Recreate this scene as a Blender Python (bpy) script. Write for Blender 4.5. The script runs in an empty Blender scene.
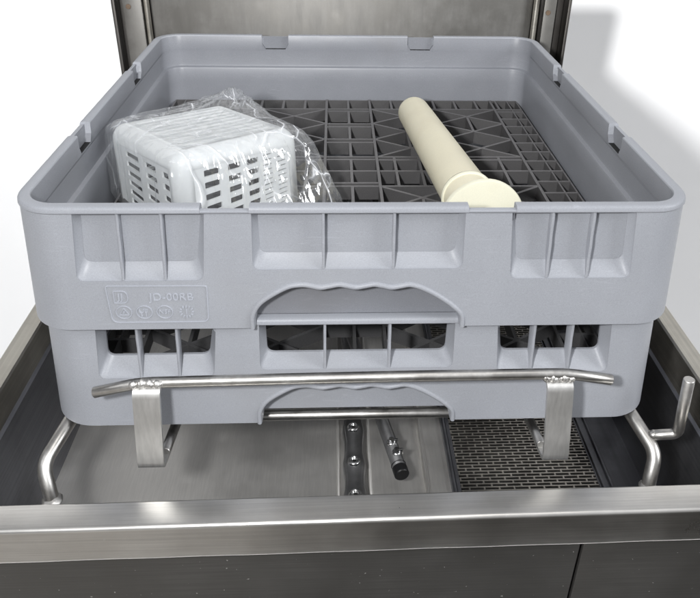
import bpy, bmesh, math, random
from mathutils import Vector, Matrix, noise
random.seed(7)
PI = math.pi
scene = bpy.context.scene
COL = scene.collection

# ------------------------------------------------------------------ helpers
def link(name, bm_or_me, mat=None, parent=None, smooth=False, angle=None):
    if isinstance(bm_or_me, bmesh.types.BMesh):
        me = bpy.data.meshes.new(name)
        bm_or_me.to_mesh(me); bm_or_me.free()
    else:
        me = bm_or_me
    o = bpy.data.objects.new(name, me)
    COL.objects.link(o)
    if mat and not me.materials: me.materials.append(mat)
    elif mat: me.materials[0] = mat
    if parent: o.parent = parent
    if smooth or angle:
        for p in me.polygons: p.use_smooth = True
        if angle: me.set_sharp_from_angle(angle=math.radians(angle))
    return o

def thing(name, label, cat, loc=(0, 0, 0), group=None):
    o = bpy.data.objects.new(name, None); COL.objects.link(o)
    o.location = loc; o.empty_display_size = 0.02
    o['label'] = label; o['category'] = cat
    if group: o['group'] = group
    return o

def tag(o, label, cat):
    o['label'] = label; o['category'] = cat
    return o

def add_box(bm, a, b, bev=0.0):
    x0, y0, z0 = a; x1, y1, z1 = b
    vs = [bm.verts.new((x, y, z)) for z in (z0, z1) for y in (y0, y1) for x in (x0, x1)]
    fs = [(0, 2, 3, 1), (4, 5, 7, 6), (0, 1, 5, 4), (2, 6, 7, 3), (0, 4, 6, 2), (1, 3, 7, 5)]
    faces = [bm.faces.new([vs[i] for i in f]) for f in fs]
    if bev > 0:
        es = list({e for f in faces for e in f.edges})
        bmesh.ops.bevel(bm, geom=es, offset=bev, segments=2, affect='EDGES', profile=0.5)

def box_bm(a, b, bev=0.0):
    bm = bmesh.new(); add_box(bm, a, b, bev); return bm

def add_rib(bm, p, q, z0, z1, t):
    """upright thin plate from plan point p to q"""
    p = Vector(p); q = Vector(q); d = (q - p).normalized(); n = Vector((-d.y, d.x)) * t * .5
    pts = [p + n, p - n, q - n, q + n]
    tt = 0.85
    lo = [bm.verts.new((v.x, v.y, z0)) for v in pts]
    n2 = n * tt
    pts2 = [p + n2, p - n2, q - n2, q + n2]
    hi = [bm.verts.new((v.x, v.y, z1)) for v in pts2]
    bm.faces.new(hi); bm.faces.new(lo[::-1])
    for i in range(4):
        j = (i + 1) % 4
        bm.faces.new([lo[i], lo[j], hi[j], hi[i]])

def smooth_path(pts, rad, seg=8):
    """round the inner corners of a polyline"""
    pts = [Vector(p) for p in pts]
    out = [pts[0]]
    for i in range(1, len(pts) - 1):
        a, b, c = pts[i - 1], pts[i], pts[i + 1]
        u = (a - b); v = (c - b)
        r = min(rad, u.length * .48, v.length * .48)
        s, e = b + u.normalized() * r, b + v.normalized() * r
        for k in range(seg + 1):
            t = k / seg
            out.append(s * (1 - t) ** 2 + b * 2 * t * (1 - t) + e * t * t)
    out.append(pts[-1])
    return out

def add_tube(bm, pts, r, n=16, cap=True, bevel=True):
    """tube along a path; r number or list"""
    pts = [Vector(p) for p in pts]
    m = len(pts)
    rs = [r] * m if not isinstance(r, (list, tuple)) else list(r)
    if bevel and cap and not isinstance(r, (list, tuple)):
        d0 = (pts[1] - pts[0]).normalized(); d1 = (pts[-1] - pts[-2]).normalized()
        b = r * .12
        pts = [pts[0], pts[0] + d0 * b] + pts[1:-1] + [pts[-1] - d1 * b, pts[-1]]
        rs = [r - b] + [r] * (m) + [r - b]
        m = len(pts)
    up = None; rings = []
    for i in range(m):
        t = (pts[min(i + 1, m - 1)] - pts[max(i - 1, 0)]).normalized()
        if up is None:
            up = Vector((0, 0, 1)) if abs(t.z) < .9 else Vector((1, 0, 0))
        up = (up - t * up.dot(t)).normalized()
        w = t.cross(up)
        rings.append([bm.verts.new(pts[i] + (up * math.cos(2 * PI * k / n) + w * math.sin(2 * PI * k / n)) * rs[i]) for k in range(n)])
    for i in range(m - 1):
        for k in range(n):
            j = (k + 1) % n
            bm.faces.new([rings[i][k], rings[i][j], rings[i + 1][j], rings[i + 1][k]])
    if cap:
        bm.faces.new(rings[0]); bm.faces.new(rings[-1][::-1])

def add_blob(bm, c, r, seg=12, scale=(1, 1, 1), amp=.15, seed=0):
    res = bmesh.ops.create_uvsphere(bm, u_segments=seg, v_segments=max(6, seg // 2), radius=1)
    for v in res['verts']:
        d = v.co.copy()
        k = 1 + amp * noise.noise(d * 1.7 + Vector((seed, 0, 0)))
        v.co = Vector((c[0] + d.x * r * scale[0] * k, c[1] + d.y * r * scale[1] * k, c[2] + d.z * r * scale[2] * k))

def sheet(bm, rows, closed=False, flip=False):
    """grid of 3-D points -> faces; rows = list of equal-length loops"""
    V = [[bm.verts.new(p) for p in r] for r in rows]
    n = len(V[0])
    for i in range(len(V) - 1):
        for k in range(n if closed else n - 1):
            j = (k + 1) % n
            f = [V[i][k], V[i][j], V[i + 1][j], V[i + 1][k]]
            bm.faces.new(f[::-1] if flip else f)
    return V

def extrude_profile(prof, axis, a0, a1, close=True):
    """prof: list of 2-D points; swept straight along an axis ('x': prof is (y,z); 'y': prof is (x,z))"""
    bm = bmesh.new()
    def P(p, a): return (a, p[0], p[1]) if axis == 'x' else (p[0], a, p[1])
    A = [bm.verts.new(P(p, a0)) for p in prof]; B = [bm.verts.new(P(p, a1)) for p in prof]
    n = len(prof)
    for i in range(n if close else n - 1):
        j = (i + 1) % n
        bm.faces.new([A[i], A[j], B[j], B[i]])
    if close:
        bm.faces.new(A[::-1]); bm.faces.new(B)
    bmesh.ops.recalc_face_normals(bm, faces=bm.faces)
    return bm

def round_poly(pts, rad, seg=6):
    """2-D polygon with rounded corners; rad may be one number or one per corner"""
    n = len(pts); out = []
    for i in range(n):
        a, b, c = Vector(pts[i - 1]), Vector(pts[i]), Vector(pts[(i + 1) % n])
        r = rad[i] if isinstance(rad, (list, tuple)) else rad
        if r <= 0: out.append(b); continue
        u, v = (a - b), (c - b)
        r = min(r, u.length * .45, v.length * .45)
        s, e = b + u.normalized() * r, b + v.normalized() * r
        for k in range(seg + 1):
            t = k / seg
            out.append(s * (1 - t) ** 2 + b * 2 * t * (1 - t) + e * t * t)
    return out

def plate_mesh(name, loops, thick, bevel=0.0):
    """flat plate (in local x,y; thickness along local z, centred) with holes, from 2-D loops"""
    cu = bpy.data.curves.new(name, 'CURVE'); cu.dimensions = '2D'; cu.fill_mode = 'BOTH'
    for lp in loops:
        s = cu.splines.new('POLY'); s.points.add(len(lp) - 1)
        for i, p in enumerate(lp): s.points[i].co = (p[0], p[1], 0, 1)
        s.use_cyclic_u = True
    cu.extrude = thick / 2 - bevel; cu.bevel_depth = bevel; cu.bevel_resolution = 1
    if bevel: cu.offset = -bevel
    return curve_to_mesh(name, cu)

def curve_to_mesh(name, cu):
    o = bpy.data.objects.new(name, cu); COL.objects.link(o)
    bpy.context.view_layer.update()
    me = bpy.data.meshes.new_from_object(o.evaluated_get(bpy.context.evaluated_depsgraph_get()))
    bpy.data.objects.remove(o); bpy.data.curves.remove(cu)
    me.name = name
    return me

def text_mesh(name, body, size, extrude):
    cu = bpy.data.curves.new(name, 'FONT'); cu.body = body; cu.size = size
    cu.extrude = extrude; cu.align_x = 'CENTER'; cu.align_y = 'CENTER'; cu.space_character = 1.06
    return curve_to_mesh(name, cu)

# ------------------------------------------------------------------ materials
def new_mat(name):
    m = bpy.data.materials.new(name); m.use_nodes = True
    nt = m.node_tree; nt.nodes.clear()
    out = nt.nodes.new('ShaderNodeOutputMaterial')
    b = nt.nodes.new('ShaderNodeBsdfPrincipled')
    nt.links.new(b.outputs[0], out.inputs[0])
    return m, nt, b, out

def nd(nt, typ, **kw):
    n = nt.nodes.new(typ)
    for k, v in kw.items():
        if k in n.inputs: n.inputs[k].default_value = v
        else: setattr(n, k, v)
    return n

def ramp(nt, stops):
    r = nt.nodes.new('ShaderNodeValToRGB')
    e = r.color_ramp.elements
    while len(e) < len(stops): e.new(.5)
    for i, (p, c) in enumerate(stops):
        e[i].position = p; e[i].color = (*c, 1) if len(c) == 3 else c
    return r

def coords(nt, scale=(1, 1, 1), src='Object'):
    t = nt.nodes.new('ShaderNodeTexCoord'); m = nt.nodes.new('ShaderNodeMapping')
    m.inputs['Scale'].default_value = scale
    nt.links.new(t.outputs[src], m.inputs[0])
    return m.outputs[0]

def plastic(name, base, var=.08, rough=.45, bump=.05, grain=1400, spec=.4, sss=0.0, gc=.12):
    m, nt, b, out = new_mat(name)
    L = nt.links.new
    n1 = nd(nt, 'ShaderNodeTexNoise', Scale=9.0, Detail=6.0, Roughness=.6); L(coords(nt), n1.inputs['Vector'])
    n2 = nd(nt, 'ShaderNodeTexNoise', Scale=float(grain), Detail=2.0); L(coords(nt), n2.inputs['Vector'])
    c0 = tuple(c * (1 - var) for c in base); c1 = tuple(min(1, c * (1 + var)) for c in base)
    r = ramp(nt, [(.3, c0), (.7, c1)]); L(n1.outputs['Fac'], r.inputs[0])
    mx = nd(nt, 'ShaderNodeMixRGB', blend_type='MULTIPLY'); mx.inputs[0].default_value = 1
    g = ramp(nt, [(.25, (1 - gc,) * 3), (.75, (1 + gc * .8,) * 3)]); L(n2.outputs['Fac'], g.inputs[0])
    L(r.outputs[0], mx.inputs[1]); L(g.outputs[0], mx.inputs[2])
    L(mx.outputs[0], b.inputs['Base Color'])
    rr = ramp(nt, [(.3, (rough - .07,) * 3), (.7, (rough + .09,) * 3)]); L(n1.outputs['Fac'], rr.inputs[0])
    L(rr.outputs[0], b.inputs['Roughness'])
    b.inputs['Specular IOR Level'].default_value = spec
    if sss:
        b.inputs['Subsurface Weight'].default_value = sss
        b.inputs['Subsurface Radius'].default_value = (.01, .009, .007)
        b.inputs['Subsurface Scale'].default_value = .5
    bp = nd(nt, 'ShaderNodeBump', Strength=bump, Distance=.0005); L(n2.outputs['Fac'], bp.inputs['Height'])
    L(bp.outputs[0], b.inputs['Normal'])
    return m

def lit_tops(m, amount):
    """light from above put into the colour: upward rib edges are paler"""
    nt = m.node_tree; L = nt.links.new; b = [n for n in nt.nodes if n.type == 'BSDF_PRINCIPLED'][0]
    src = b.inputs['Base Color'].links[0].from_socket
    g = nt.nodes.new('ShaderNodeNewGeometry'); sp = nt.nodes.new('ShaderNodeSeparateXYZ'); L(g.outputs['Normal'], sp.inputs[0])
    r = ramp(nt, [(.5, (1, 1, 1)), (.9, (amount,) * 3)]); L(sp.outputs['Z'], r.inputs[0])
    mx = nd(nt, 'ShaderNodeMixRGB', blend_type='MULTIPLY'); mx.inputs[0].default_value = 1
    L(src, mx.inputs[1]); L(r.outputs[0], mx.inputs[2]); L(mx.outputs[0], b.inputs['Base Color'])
def steel(name, base, rough=.34, streak=(3, 600, 600), bump=.05, dirt=None, dirt_amt=.5, scratch=0.0, var=.15, metallic=1.0, blot=6.0):
    """brushed steel: streak = noise scale per axis (a low number runs along the brushing)"""
    m, nt, b, out = new_mat(name)
    L = nt.links.new
    b.inputs['Metallic'].default_value = metallic
    s = nd(nt, 'ShaderNodeTexNoise', Scale=1.0, Detail=4.0, Roughness=.6); L(coords(nt, streak), s.inputs['Vector'])
    n1 = nd(nt, 'ShaderNodeTexNoise', Scale=blot, Detail=8.0, Roughness=.65); L(coords(nt), n1.inputs['Vector'])
    c0 = tuple(c * (1 - var) for c in base); c1 = tuple(min(1, c * (1 + var)) for c in base)
    r = ramp(nt, [(.25, c0), (.75, c1)]); L(s.outputs['Fac'], r.inputs[0])
    col = r.outputs[0]
    if dirt:
        d = ramp(nt, [(.42, (1 - dirt_amt,) * 3), (.62, (1, 1, 1))]); L(n1.outputs['Fac'], d.inputs[0])
        mx = nd(nt, 'ShaderNodeMixRGB'); mx.inputs[1].default_value = (*dirt, 1)
        L(d.outputs[0], mx.inputs[0]); L(col, mx.inputs[2]); col = mx.outputs[0]
    rr = ramp(nt, [(.3, (rough - .06,) * 3), (.7, (rough + .12,) * 3)]); L(n1.outputs['Fac'], rr.inputs[0])
    hsrc = s.outputs['Fac']
    if scratch:
        v = nd(nt, 'ShaderNodeTexNoise', Scale=260.0, Detail=2.0); L(coords(nt), v.inputs['Vector'])
        vr = ramp(nt, [(.718, (0, 0, 0)), (.745, (scratch,) * 3)]); L(v.outputs['Fac'], vr.inputs[0])
        mx = nd(nt, 'ShaderNodeMixRGB'); L(vr.outputs[0], mx.inputs[0]); L(col, mx.inputs[1]); mx.inputs[2].default_value = (.75, .74, .72, 1)
        col = mx.outputs[0]
    L(col, b.inputs['Base Color']); L(rr.outputs[0], b.inputs['Roughness'])
    bp = nd(nt, 'ShaderNodeBump', Strength=bump, Distance=.0004); L(hsrc, bp.inputs['Height'])
    L(bp.outputs[0], b.inputs['Normal'])
    return m

M = {}
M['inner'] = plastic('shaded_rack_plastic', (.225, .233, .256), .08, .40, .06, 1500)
M['rack'] = plastic('grey_rack_plastic', (.345, .358, .390), .05, .42, .06, 1500)
def scuffs(m, amount=1.13, stain=None, stain_scale=7.0, lo=.56, hi=.72):
    """fine rubbed scratches, and soft stains"""
    nt = m.node_tree; L = nt.links.new; b = [n for n in nt.nodes if n.type == 'BSDF_PRINCIPLED'][0]
    col = b.inputs['Base Color'].links[0].from_socket
    for sc in ((30, 22, 260), ):
        n = nd(nt, 'ShaderNodeTexNoise', Scale=1.0, Detail=4.0, Distortion=2.5); L(coords(nt, sc), n.inputs['Vector'])
        n2 = nd(nt, 'ShaderNodeTexNoise', Scale=11.0, Detail=3.0); L(coords(nt), n2.inputs['Vector'])
        r = ramp(nt, [(.60, (0, 0, 0)), (.70, (1, 1, 1))]); L(n.outputs['Fac'], r.inputs[0])
        r2 = ramp(nt, [(.48, (0, 0, 0)), (.66, (1, 1, 1))]); L(n2.outputs['Fac'], r2.inputs[0])
        f = nd(nt, 'ShaderNodeMath', operation='MULTIPLY'); L(r.outputs[0], f.inputs[0]); L(r2.outputs[0], f.inputs[1])
        mx = nd(nt, 'ShaderNodeMixRGB', blend_type='MULTIPLY'); L(f.outputs[0], mx.inputs[0]); L(col, mx.inputs[1]); mx.inputs[2].default_value = (amount, amount, amount, 1)
        col = mx.outputs[0]
    if stain:
        n = nd(nt, 'ShaderNodeTexNoise', Scale=stain_scale, Detail=5.0, Roughness=.55); L(coords(nt), n.inputs['Vector'])
        r = ramp(nt, [(lo, (0, 0, 0)), (hi, (.75,) * 3)]); L(n.outputs['Fac'], r.inputs[0])
        mx = nd(nt, 'ShaderNodeMixRGB'); L(r.outputs[0], mx.inputs[0]); L(col, mx.inputs[1]); mx.inputs[2].default_value = (*stain, 1)
        col = mx.outputs[0]
    L(col, b.inputs['Base Color'])
scuffs(M['rack'], 1.14, (.31, .315, .33), 5.0, .58, .80)
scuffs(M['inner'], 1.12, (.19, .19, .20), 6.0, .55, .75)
M['emboss'] = plastic('embossed_rack_plastic', (.43, .45, .50), .04, .40, .04, 1500)
M['base'] = plastic('dark_grid_plastic', (.072, .070, .071), .12, .5, .05, 900); lit_tops(M['base'], 2.0)
M['lower_base'] = plastic('lower_grid_plastic', (.060, .060, .062), .12, .5, .05, 900)
M['white'] = plastic('white_basket_plastic', (.74, .76, .76), .03, .38, .02, 900, sss=.1, gc=.02)
M['cream'] = plastic('cream_pipe_plastic', (.80, .75, .575), .06, .4, .02, 900, sss=.08, gc=.03); scuffs(M['cream'], .97, (.66, .56, .38), 8.0, .50, .85)
M['cream_cap'] = plastic('cream_cap_plastic', (.78, .76, .61), .03, .4, .02, 900, sss=.08, gc=.03); scuffs(M['cream_cap'], .95, (.70, .66, .50), 30.0, .60, .9)
M['stain'] = plastic('brown_stained_rim', (.13, .09, .06), .3, .5, .03, 400)
M['lip'] = steel('brushed_lip_steel', (.78, .765, .735), .30, (9, 700, 700), .10, (.50, .48, .45), .35, scratch=.7)
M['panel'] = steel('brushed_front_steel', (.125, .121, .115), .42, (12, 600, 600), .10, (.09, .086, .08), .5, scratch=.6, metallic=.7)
M['rim'] = steel('side_rim_steel', (.52, .50, .45), .36, (500, 4, 500), .12, (.30, .28, .25), .4, blot=14)
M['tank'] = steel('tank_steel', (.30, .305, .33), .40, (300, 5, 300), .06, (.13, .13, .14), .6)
M['floor'] = steel('tank_floor_steel', (.76, .745, .72), .46, (620, 40, 620), .05, (.62, .605, .58), .5, var=.07)
M['hood'] = steel('hood_steel', (.215, .21, .20), .55, (120, 120, 22), .10, (.15, .145, .135), .75, blot=16)
M['hood_dark'] = steel('hood_dark_steel', (.10, .095, .09), .5, (200, 200, 8), .1, (.05, .045, .04), .5)
M['wire'] = steel('satin_wire_steel', (.60, .59, .57), .33, (260, 260, 260), .06, (.42, .40, .37), .45, blot=30)
M['strap'] = steel('satin_strap_steel', (.74, .735, .72), .50, (300, 300, 40), .08, (.42, .415, .40), .3)
M['weld'] = steel('weld_steel', (.72, .71, .69), .42, (400, 400, 400), .5, (.5, .48, .45), .5, blot=120)
M['arm'] = steel('dark_arm_steel', (.46, .46, .465), .30, (100, 100, 100), .05, (.20, .20, .20), .5)
M['chrome'] = steel('chrome_nozzle', (.75, .75, .75), .12, (50, 50, 50), .02)
M['strainer'] = steel('strainer_steel', (.60, .57, .52), .42, (60, 60, 60), .1, (.25, .23, .21), .6, blot=14)
M['black'] = plastic('black_rubber', (.012, .012, .013), .2, .4, .05, 500)
M['void'] = plastic('dark_sump', (.01, .01, .01), .2, .6, .05, 500)

def white_backdrop():
    m, nt, b, out = new_mat('white_backdrop_paper')
    b.inputs['Base Color'].default_value = (.82, .82, .82, 1); b.inputs['Roughness'].default_value = .9
    b.inputs['Specular IOR Level'].default_value = 0
    n = nd(nt, 'ShaderNodeTexNoise', Scale=3.0, Detail=3.0); nt.links.new(coords(nt), n.inputs['Vector'])
    r = ramp(nt, [(.3, (.80, .80, .80)), (.7, (.82, .82, .82))]); nt.links.new(n.outputs['Fac'], r.inputs[0])
    nt.links.new(r.outputs[0], b.inputs['Base Color'])
    return m
M['backdrop'] = white_backdrop()

def film():
    m = bpy.data.materials.new('clear_film'); m.use_nodes = True
    nt = m.node_tree; nt.nodes.clear(); L = nt.links.new
    out = nt.nodes.new('ShaderNodeOutputMaterial')
    tr = nd(nt, 'ShaderNodeBsdfTransparent'); tr.inputs[0].default_value = (.97, .975, .98, 1)
    gl = nd(nt, 'ShaderNodeBsdfGlossy', Roughness=.09); gl.inputs[0].default_value = (1, 1, 1, 1)
    df = nd(nt, 'ShaderNodeBsdfDiffuse'); df.inputs[0].default_value = (.85, .87, .9, 1)
    co = coords(nt, (1, 1, .5))
    n3 = nd(nt, 'ShaderNodeTexNoise', Scale=16.0, Detail=3.0); L(co, n3.inputs['Vector'])
    sc = nd(nt, 'ShaderNodeVectorMath', operation='SCALE'); sc.inputs['Scale'].default_value = .05; L(n3.outputs['Color'], sc.inputs[0])
    dis = nd(nt, 'ShaderNodeVectorMath', operation='ADD'); L(co, dis.inputs[0]); L(sc.outputs[0], dis.inputs[1])
    def vor(scale):
        v = nd(nt, 'ShaderNodeTexVoronoi', Scale=scale); v.feature = 'DISTANCE_TO_EDGE'; L(dis.outputs[0], v.inputs['Vector']); return v
    v1, v2 = vor(26.0), vor(75.0)
    mu = nd(nt, 'ShaderNodeMath', operation='MULTIPLY'); mu.inputs[1].default_value = .30; L(v2.outputs['Distance'], mu.inputs[0])
    add = nd(nt, 'ShaderNodeMath', operation='ADD'); L(v1.outputs['Distance'], add.inputs[0]); L(mu.outputs[0], add.inputs[1])
    bp = nd(nt, 'ShaderNodeBump', Strength=.50, Distance=.012); L(add.outputs[0], bp.inputs['Height'])
    L(bp.outputs[0], gl.inputs['Normal'])
    lw = nd(nt, 'ShaderNodeLayerWeight', Blend=.16)
    fr = ramp(nt, [(0, (.10,) * 3), (.6, (.22,) * 3), (1, (.50,) * 3)]); L(lw.outputs['Facing'], fr.inputs[0])
    m1 = nd(nt, 'ShaderNodeMixShader'); L(fr.outputs[0], m1.inputs[0]); L(tr.outputs[0], m1.inputs[1]); L(gl.outputs[0], m1.inputs[2])
    # creases turn the film milky along thin lines
    nz = nd(nt, 'ShaderNodeTexNoise', Scale=22.0, Detail=4.0); L(co, nz.inputs['Vector'])
    l1 = ramp(nt, [(0, (.85,) * 3), (.016, (.20,) * 3), (.05, (.03,) * 3)]); L(v1.outputs['Distance'], l1.inputs[0])
    msk = ramp(nt, [(.44, (.12,) * 3), (.58, (1,) * 3)]); L(nz.outputs['Fac'], msk.inputs[0])
    hz = nd(nt, 'ShaderNodeMath', operation='MULTIPLY'); L(l1.outputs[0], hz.inputs[0]); L(msk.outputs[0], hz.inputs[1])
    hz2 = nd(nt, 'ShaderNodeMath', operation='ADD'); hz2.inputs[1].default_value = .045; L(hz.outputs[0], hz2.inputs[0])
    m2 = nd(nt, 'ShaderNodeMixShader'); L(hz2.outputs[0], m2.inputs[0]); L(m1.outputs[0], m2.inputs[1]); L(df.outputs[0], m2.inputs[2])
    L(m2.outputs[0], out.inputs[0])
    return m
M['film'] = film()

# ------------------------------------------------------------------ dish racks
HALF = .245; RAD = .030; CY = .245; FL = .007; HT = .100
def flare(z): return FL * (-z / HT)
def rr_path(step=.0075, marks=()):
    """(position, normal, tag) around the rounded square; marks: list of (side, centre, list of (ds, depth))"""
    S = HALF - RAD; out = []
    sides = [((-S, -HALF), (1, 0), (0, -1)), ((HALF, -S), (0, 1), (1, 0)), ((S, HALF), (-1, 0), (0, 1)), ((-HALF, S), (0, -1), (-1, 0))]
    for si, (p, d, n) in enumerate(sides):
        ss = {round(k * 2 * S / 24, 6): None for k in range(25)}
        for (ms, c, lst) in marks:
            if ms != si: continue
            c = c + S
            for k in [k for k in ss if abs(k - c) < .0185]: del ss[k]
            for ds, dep in lst: ss[round(c + ds, 6)] = dep
        for s in sorted(ss):
            out.append((Vector((p[0] + d[0] * s, p[1] + d[1] * s + CY)), Vector(n), ss[s]))
        a0 = math.atan2(n[1], n[0]); cx, cy = p[0] + d[0] * 2 * S - n[0] * RAD, p[1] + d[1] * 2 * S - n[1] * RAD
        for k in range(1, 10):
            a = a0 + k / 10 * PI / 2
            nn = Vector((math.cos(a), math.sin(a)))
            out.append((Vector((cx, cy + CY)) + nn * RAD, nn, None))
    return out

NOTCH = [(-.0172, None), (-.0170, .011), (-.0130, .018), (.0130, .018), (.0170, .011), (.0172, None)]
NOTCHES = [(s, c, NOTCH) for s in range(4) for c in (-.095, .095)]

WIN = [  # outline in (x, z): top-left, top-right, bottom-right, bottom-left
    [(-.2005, -.0046), (-.1093, -.0046), (-.1138, -.0585), (-.2050, -.0585)],
    [(-.0765, -.0046), (.0758, -.0046), (.0766, -.0500), (-.0776, -.0500)],
    [(.1095, -.0046), (.2003, -.0046), (.2042, -.0588), (.1130, -.0588)]]
WIN_OPEN = [  # the lower rack is moulded a little shallower
    [(-.2005, -.0046), (-.1093, -.0046), (-.1138, -.0530), (-.2040, -.0535)],
    [(-.0765, -.0046), (.0758, -.0046), (.0764, -.0468), (-.0774, -.0470)],
    [(.1095, -.0046), (.2003, -.0046), (.2036, -.0530), (.1126, -.0525)]]
def win_loop(i, back=False, closed=True):
    w = (WIN if closed else WIN_OPEN)[i]
    if back:
        tl, tr, br, bl = w
        up = (.0116 if i != 1 else .0098) if closed else (.0120 if i != 1 else .0068)
        w = [(tl[0] + .0035, tl[1] + .0), (tr[0] - .0035, tr[1] + .0), (br[0] - .0050, br[1] + up), (bl[0] + .0050, bl[1] + up)]
    return round_poly(w, [0.0006, .0006, .0062, .0062], 6)

ARCH = [(-.0805, -.1), (-.0800, -.0890), (-.0745, -.0785), (-.0635, -.0700), (-.0520, -.0638), (-.0425, -.0624), (-.0360, -.0632),
        (-.0290, -.0648), (-.0225, -.0638), (-.0150, -.0624), (-.0090, -.0634), (-.0025, -.0648), (.0040, -.0638), (.0112, -.0625),
        (.0175, -.0636), (.0245, -.0651), (.0315, -.0640), (.0385, -.0630), (.0480, -.0660), (.0600, -.0728), (.0715, -.0815), (.0790, -.0900), (.0800, -.1)]
def spline(pts, n=6):
    out = []
    P = [Vector(p) for p in pts]
    for i in range(len(P) - 1):
        a, b, c, d = P[max(i - 1, 0)], P[i], P[i + 1], P[min(i + 2, len(P) - 1)]
        for k in range(n):
            t = k / n
            out.append(.5 * ((2 * b) + (c - a) * t + (2 * a - 5 * b + 4 * c - d) * t * t + (3 * b - a - 3 * c + d) * t ** 3))
    out.append(P[-1])
    return out
ARCH_S = spline(ARCH, 5)

def side_xf(k):
    """turns the front side into side k (0 front, 1 right, 2 back, 3 left)"""
    return Matrix.Translation((0, CY, 0)) @ Matrix.Rotation(k * PI / 2, 4, 'Z') @ Matrix.Translation((0, -CY, 0))

def mesh_xf(me, fn):
    for v in me.vertices: v.co = fn(v.co)

def lower_inner(z):  # inset of the inner wall at height z, seen from the rim line
    return .0085 if z > -.036 else .0135

def make_rack(name, label, group, z_off, closed, mat_base):
    root = thing(name, label, 'dish rack', (0, 0, z_off), group)
    S = HALF - RAD
    # --- outer walls (four panels with windows and an arch)
    T = .0026
    outer = [(-S - .0002, -.0043), (-S - .0002, -HT)] + [(p[0], p[1]) for p in ARCH_S] + [(S + .0002, -HT), (S + .0002, -.0043)]
    DEP = .0080 if closed else .0131
    loops = [outer] + [win_loop(i, closed=closed) for i in range(3)]
    for k in range(4):
        me = plate_mesh('wall', loops, T)
        X = side_xf(k)
        def fn(c):
            y = -flare(c.y) + T / 2 - c.z
            return X @ Vector((c.x, y, c.y))
        mesh_xf(me, fn)
        w = link('wall', me, M['rack'], root)
        # the recess round every window, and the blades that divide it
        bm = bmesh.new()
        for i in range(3):
            A = win_loop(i, closed=closed); B = win_loop(i, True, closed)
            ra = [X @ Vector((p[0], -flare(p[1]) + .0006, p[1])) for p in A]
            rm = [X @ Vector((a[0] * .88 + b[0] * .12, -flare(a[1]) + .0030, a[1] * .92 + b[1] * .08)) for a, b in zip(A, B)]
            rb = [X @ Vector((p[0], DEP - flare(p[1]), p[1])) for p in B]
            sheet(bm, [ra, rm, rb], closed=True)
        bmesh.ops.recalc_face_normals(bm, faces=bm.faces)
        link('window_recess', bm, M['rack'], w, angle=40)
        for i in range(3):
            tl, tr, br, bl = (WIN if closed else WIN_OPEN)[i]; up = win_loop(i, True, closed)[-3].y - bl[1]
            for f in (1 / 3, 2 / 3):
                xt = tl[0] + (tr[0] - tl[0]) * f; xb = bl[0] + (br[0] - bl[0]) * f + (.0026, 0, -.0026)[i]; zb = bl[1]
                bm = bmesh.new()
                hw = .0011
                pf = []
                n = 8
                for j in range(n + 1):
                    t = j / n
                    z = -.0042 + (zb + .0003 + .0042) * t; x = xt + (xb - xt) * t
                    yf = -flare(z) + .0003
                    if k == 0 and 0 < j < n: yf += .0004 * math.sin(j * 2.1 + i)
                    zz = min(z, 0) if j < n else z
                    pf.append((x, yf, z))
                rowL = [X @ Vector((x - hw, y + .0005, z)) for x, y, z in pf]
                rowF0 = [X @ Vector((x - hw * .5, y, z)) for x, y, z in pf]
                rowF1 = [X @ Vector((x + hw * .5, y, z)) for x, y, z in pf]
                rowR = [X @ Vector((x + hw, y + .0005, z)) for x, y, z in pf]
                bl_ = [X @ Vector((x - hw * .8, DEP + .0002 - flare(z), z + up * j / n)) for j, (x, y, z) in enumerate(pf)]
                br_ = [X @ Vector((x + hw * .8, DEP + .0002 - flare(z), z + up * j / n)) for j, (x, y, z) in enumerate(pf)]
                sheet(bm, [bl_, rowL, rowF0, rowF1, rowR, br_])
                bmesh.ops.recalc_face_normals(bm, faces=bm.faces)
                link('divider', bm, M['rack'], w, angle=50)
        # --- moulded grip round the handle opening
        bm = bmesh.new()
        pts = [Vector((p[0], p[1])) for p in ARCH_S]
        rows = []
        for j, p in enumerate(pts):
            t = (pts[min(j + 1, len(pts) - 1)] - pts[max(j - 1, 0)]).normalized()
            n = Vector((-t.y, t.x))           # away from the opening (up)
            if n.y < 0 and abs(t.x) > .3: n = -n
            def Q(off, y): 
                q = p + n * off
                return X @ Vector((q.x, -flare(q.y) + y, q.y))
            rows.append([Q(.0018, .0004), Q(.0014, -.0012), Q(.0004, -.0019), Q(-.0010, -.0019), Q(-.0018, -.0011), Q(-.0021, .0002), Q(-.0024, .0050), Q(-.0026, .0150)])
        sheet(bm, rows)
        bmesh.ops.recalc_face_normals(bm, faces=bm.faces)
        link('handle_grip', bm, M['emboss'] if False else M['rack'], root, angle=60)
    # --- rounded corners
    for k in range(4):
        bm = bmesh.new()
        X = side_xf(k)
        rows = []
        zs = [-.0040, -.03, -.06, -.085, -.0985, -.1, -.1, -.0995, -.06, -.0040]
        ins = [0, 0, 0, 0, 0, 0, .0022, .0026, .0026, .0026]
        for z, q in zip(zs, ins):
            row = []
            for j in range(13):
                a = -PI / 2 + j / 12 * PI / 2
                r = RAD + flare(z) - q
                row.append(X @ Vector((S + r * math.cos(a), -HALF + RAD + CY + r * math.sin(a), z)))
            rows.append(row)
        sheet(bm, rows)
        bmesh.ops.recalc_face_normals(bm, faces=bm.faces)
        link('corner', bm, M['rack'], root, angle=45)
    # --- rim with the notches, and the inner wall below it
    path = rr_path(marks=NOTCHES)
    prof = [(-.0004, -.0050), (-.0011, -.0042), (-.0010, -.0018), (-.0004, -.0006), (.0008, 0), (.0036, .0), (.0050, .0), (.0074, -.0002), (.0081, -.0012), (.0083, -.0200 if closed else -.0052)]
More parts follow.
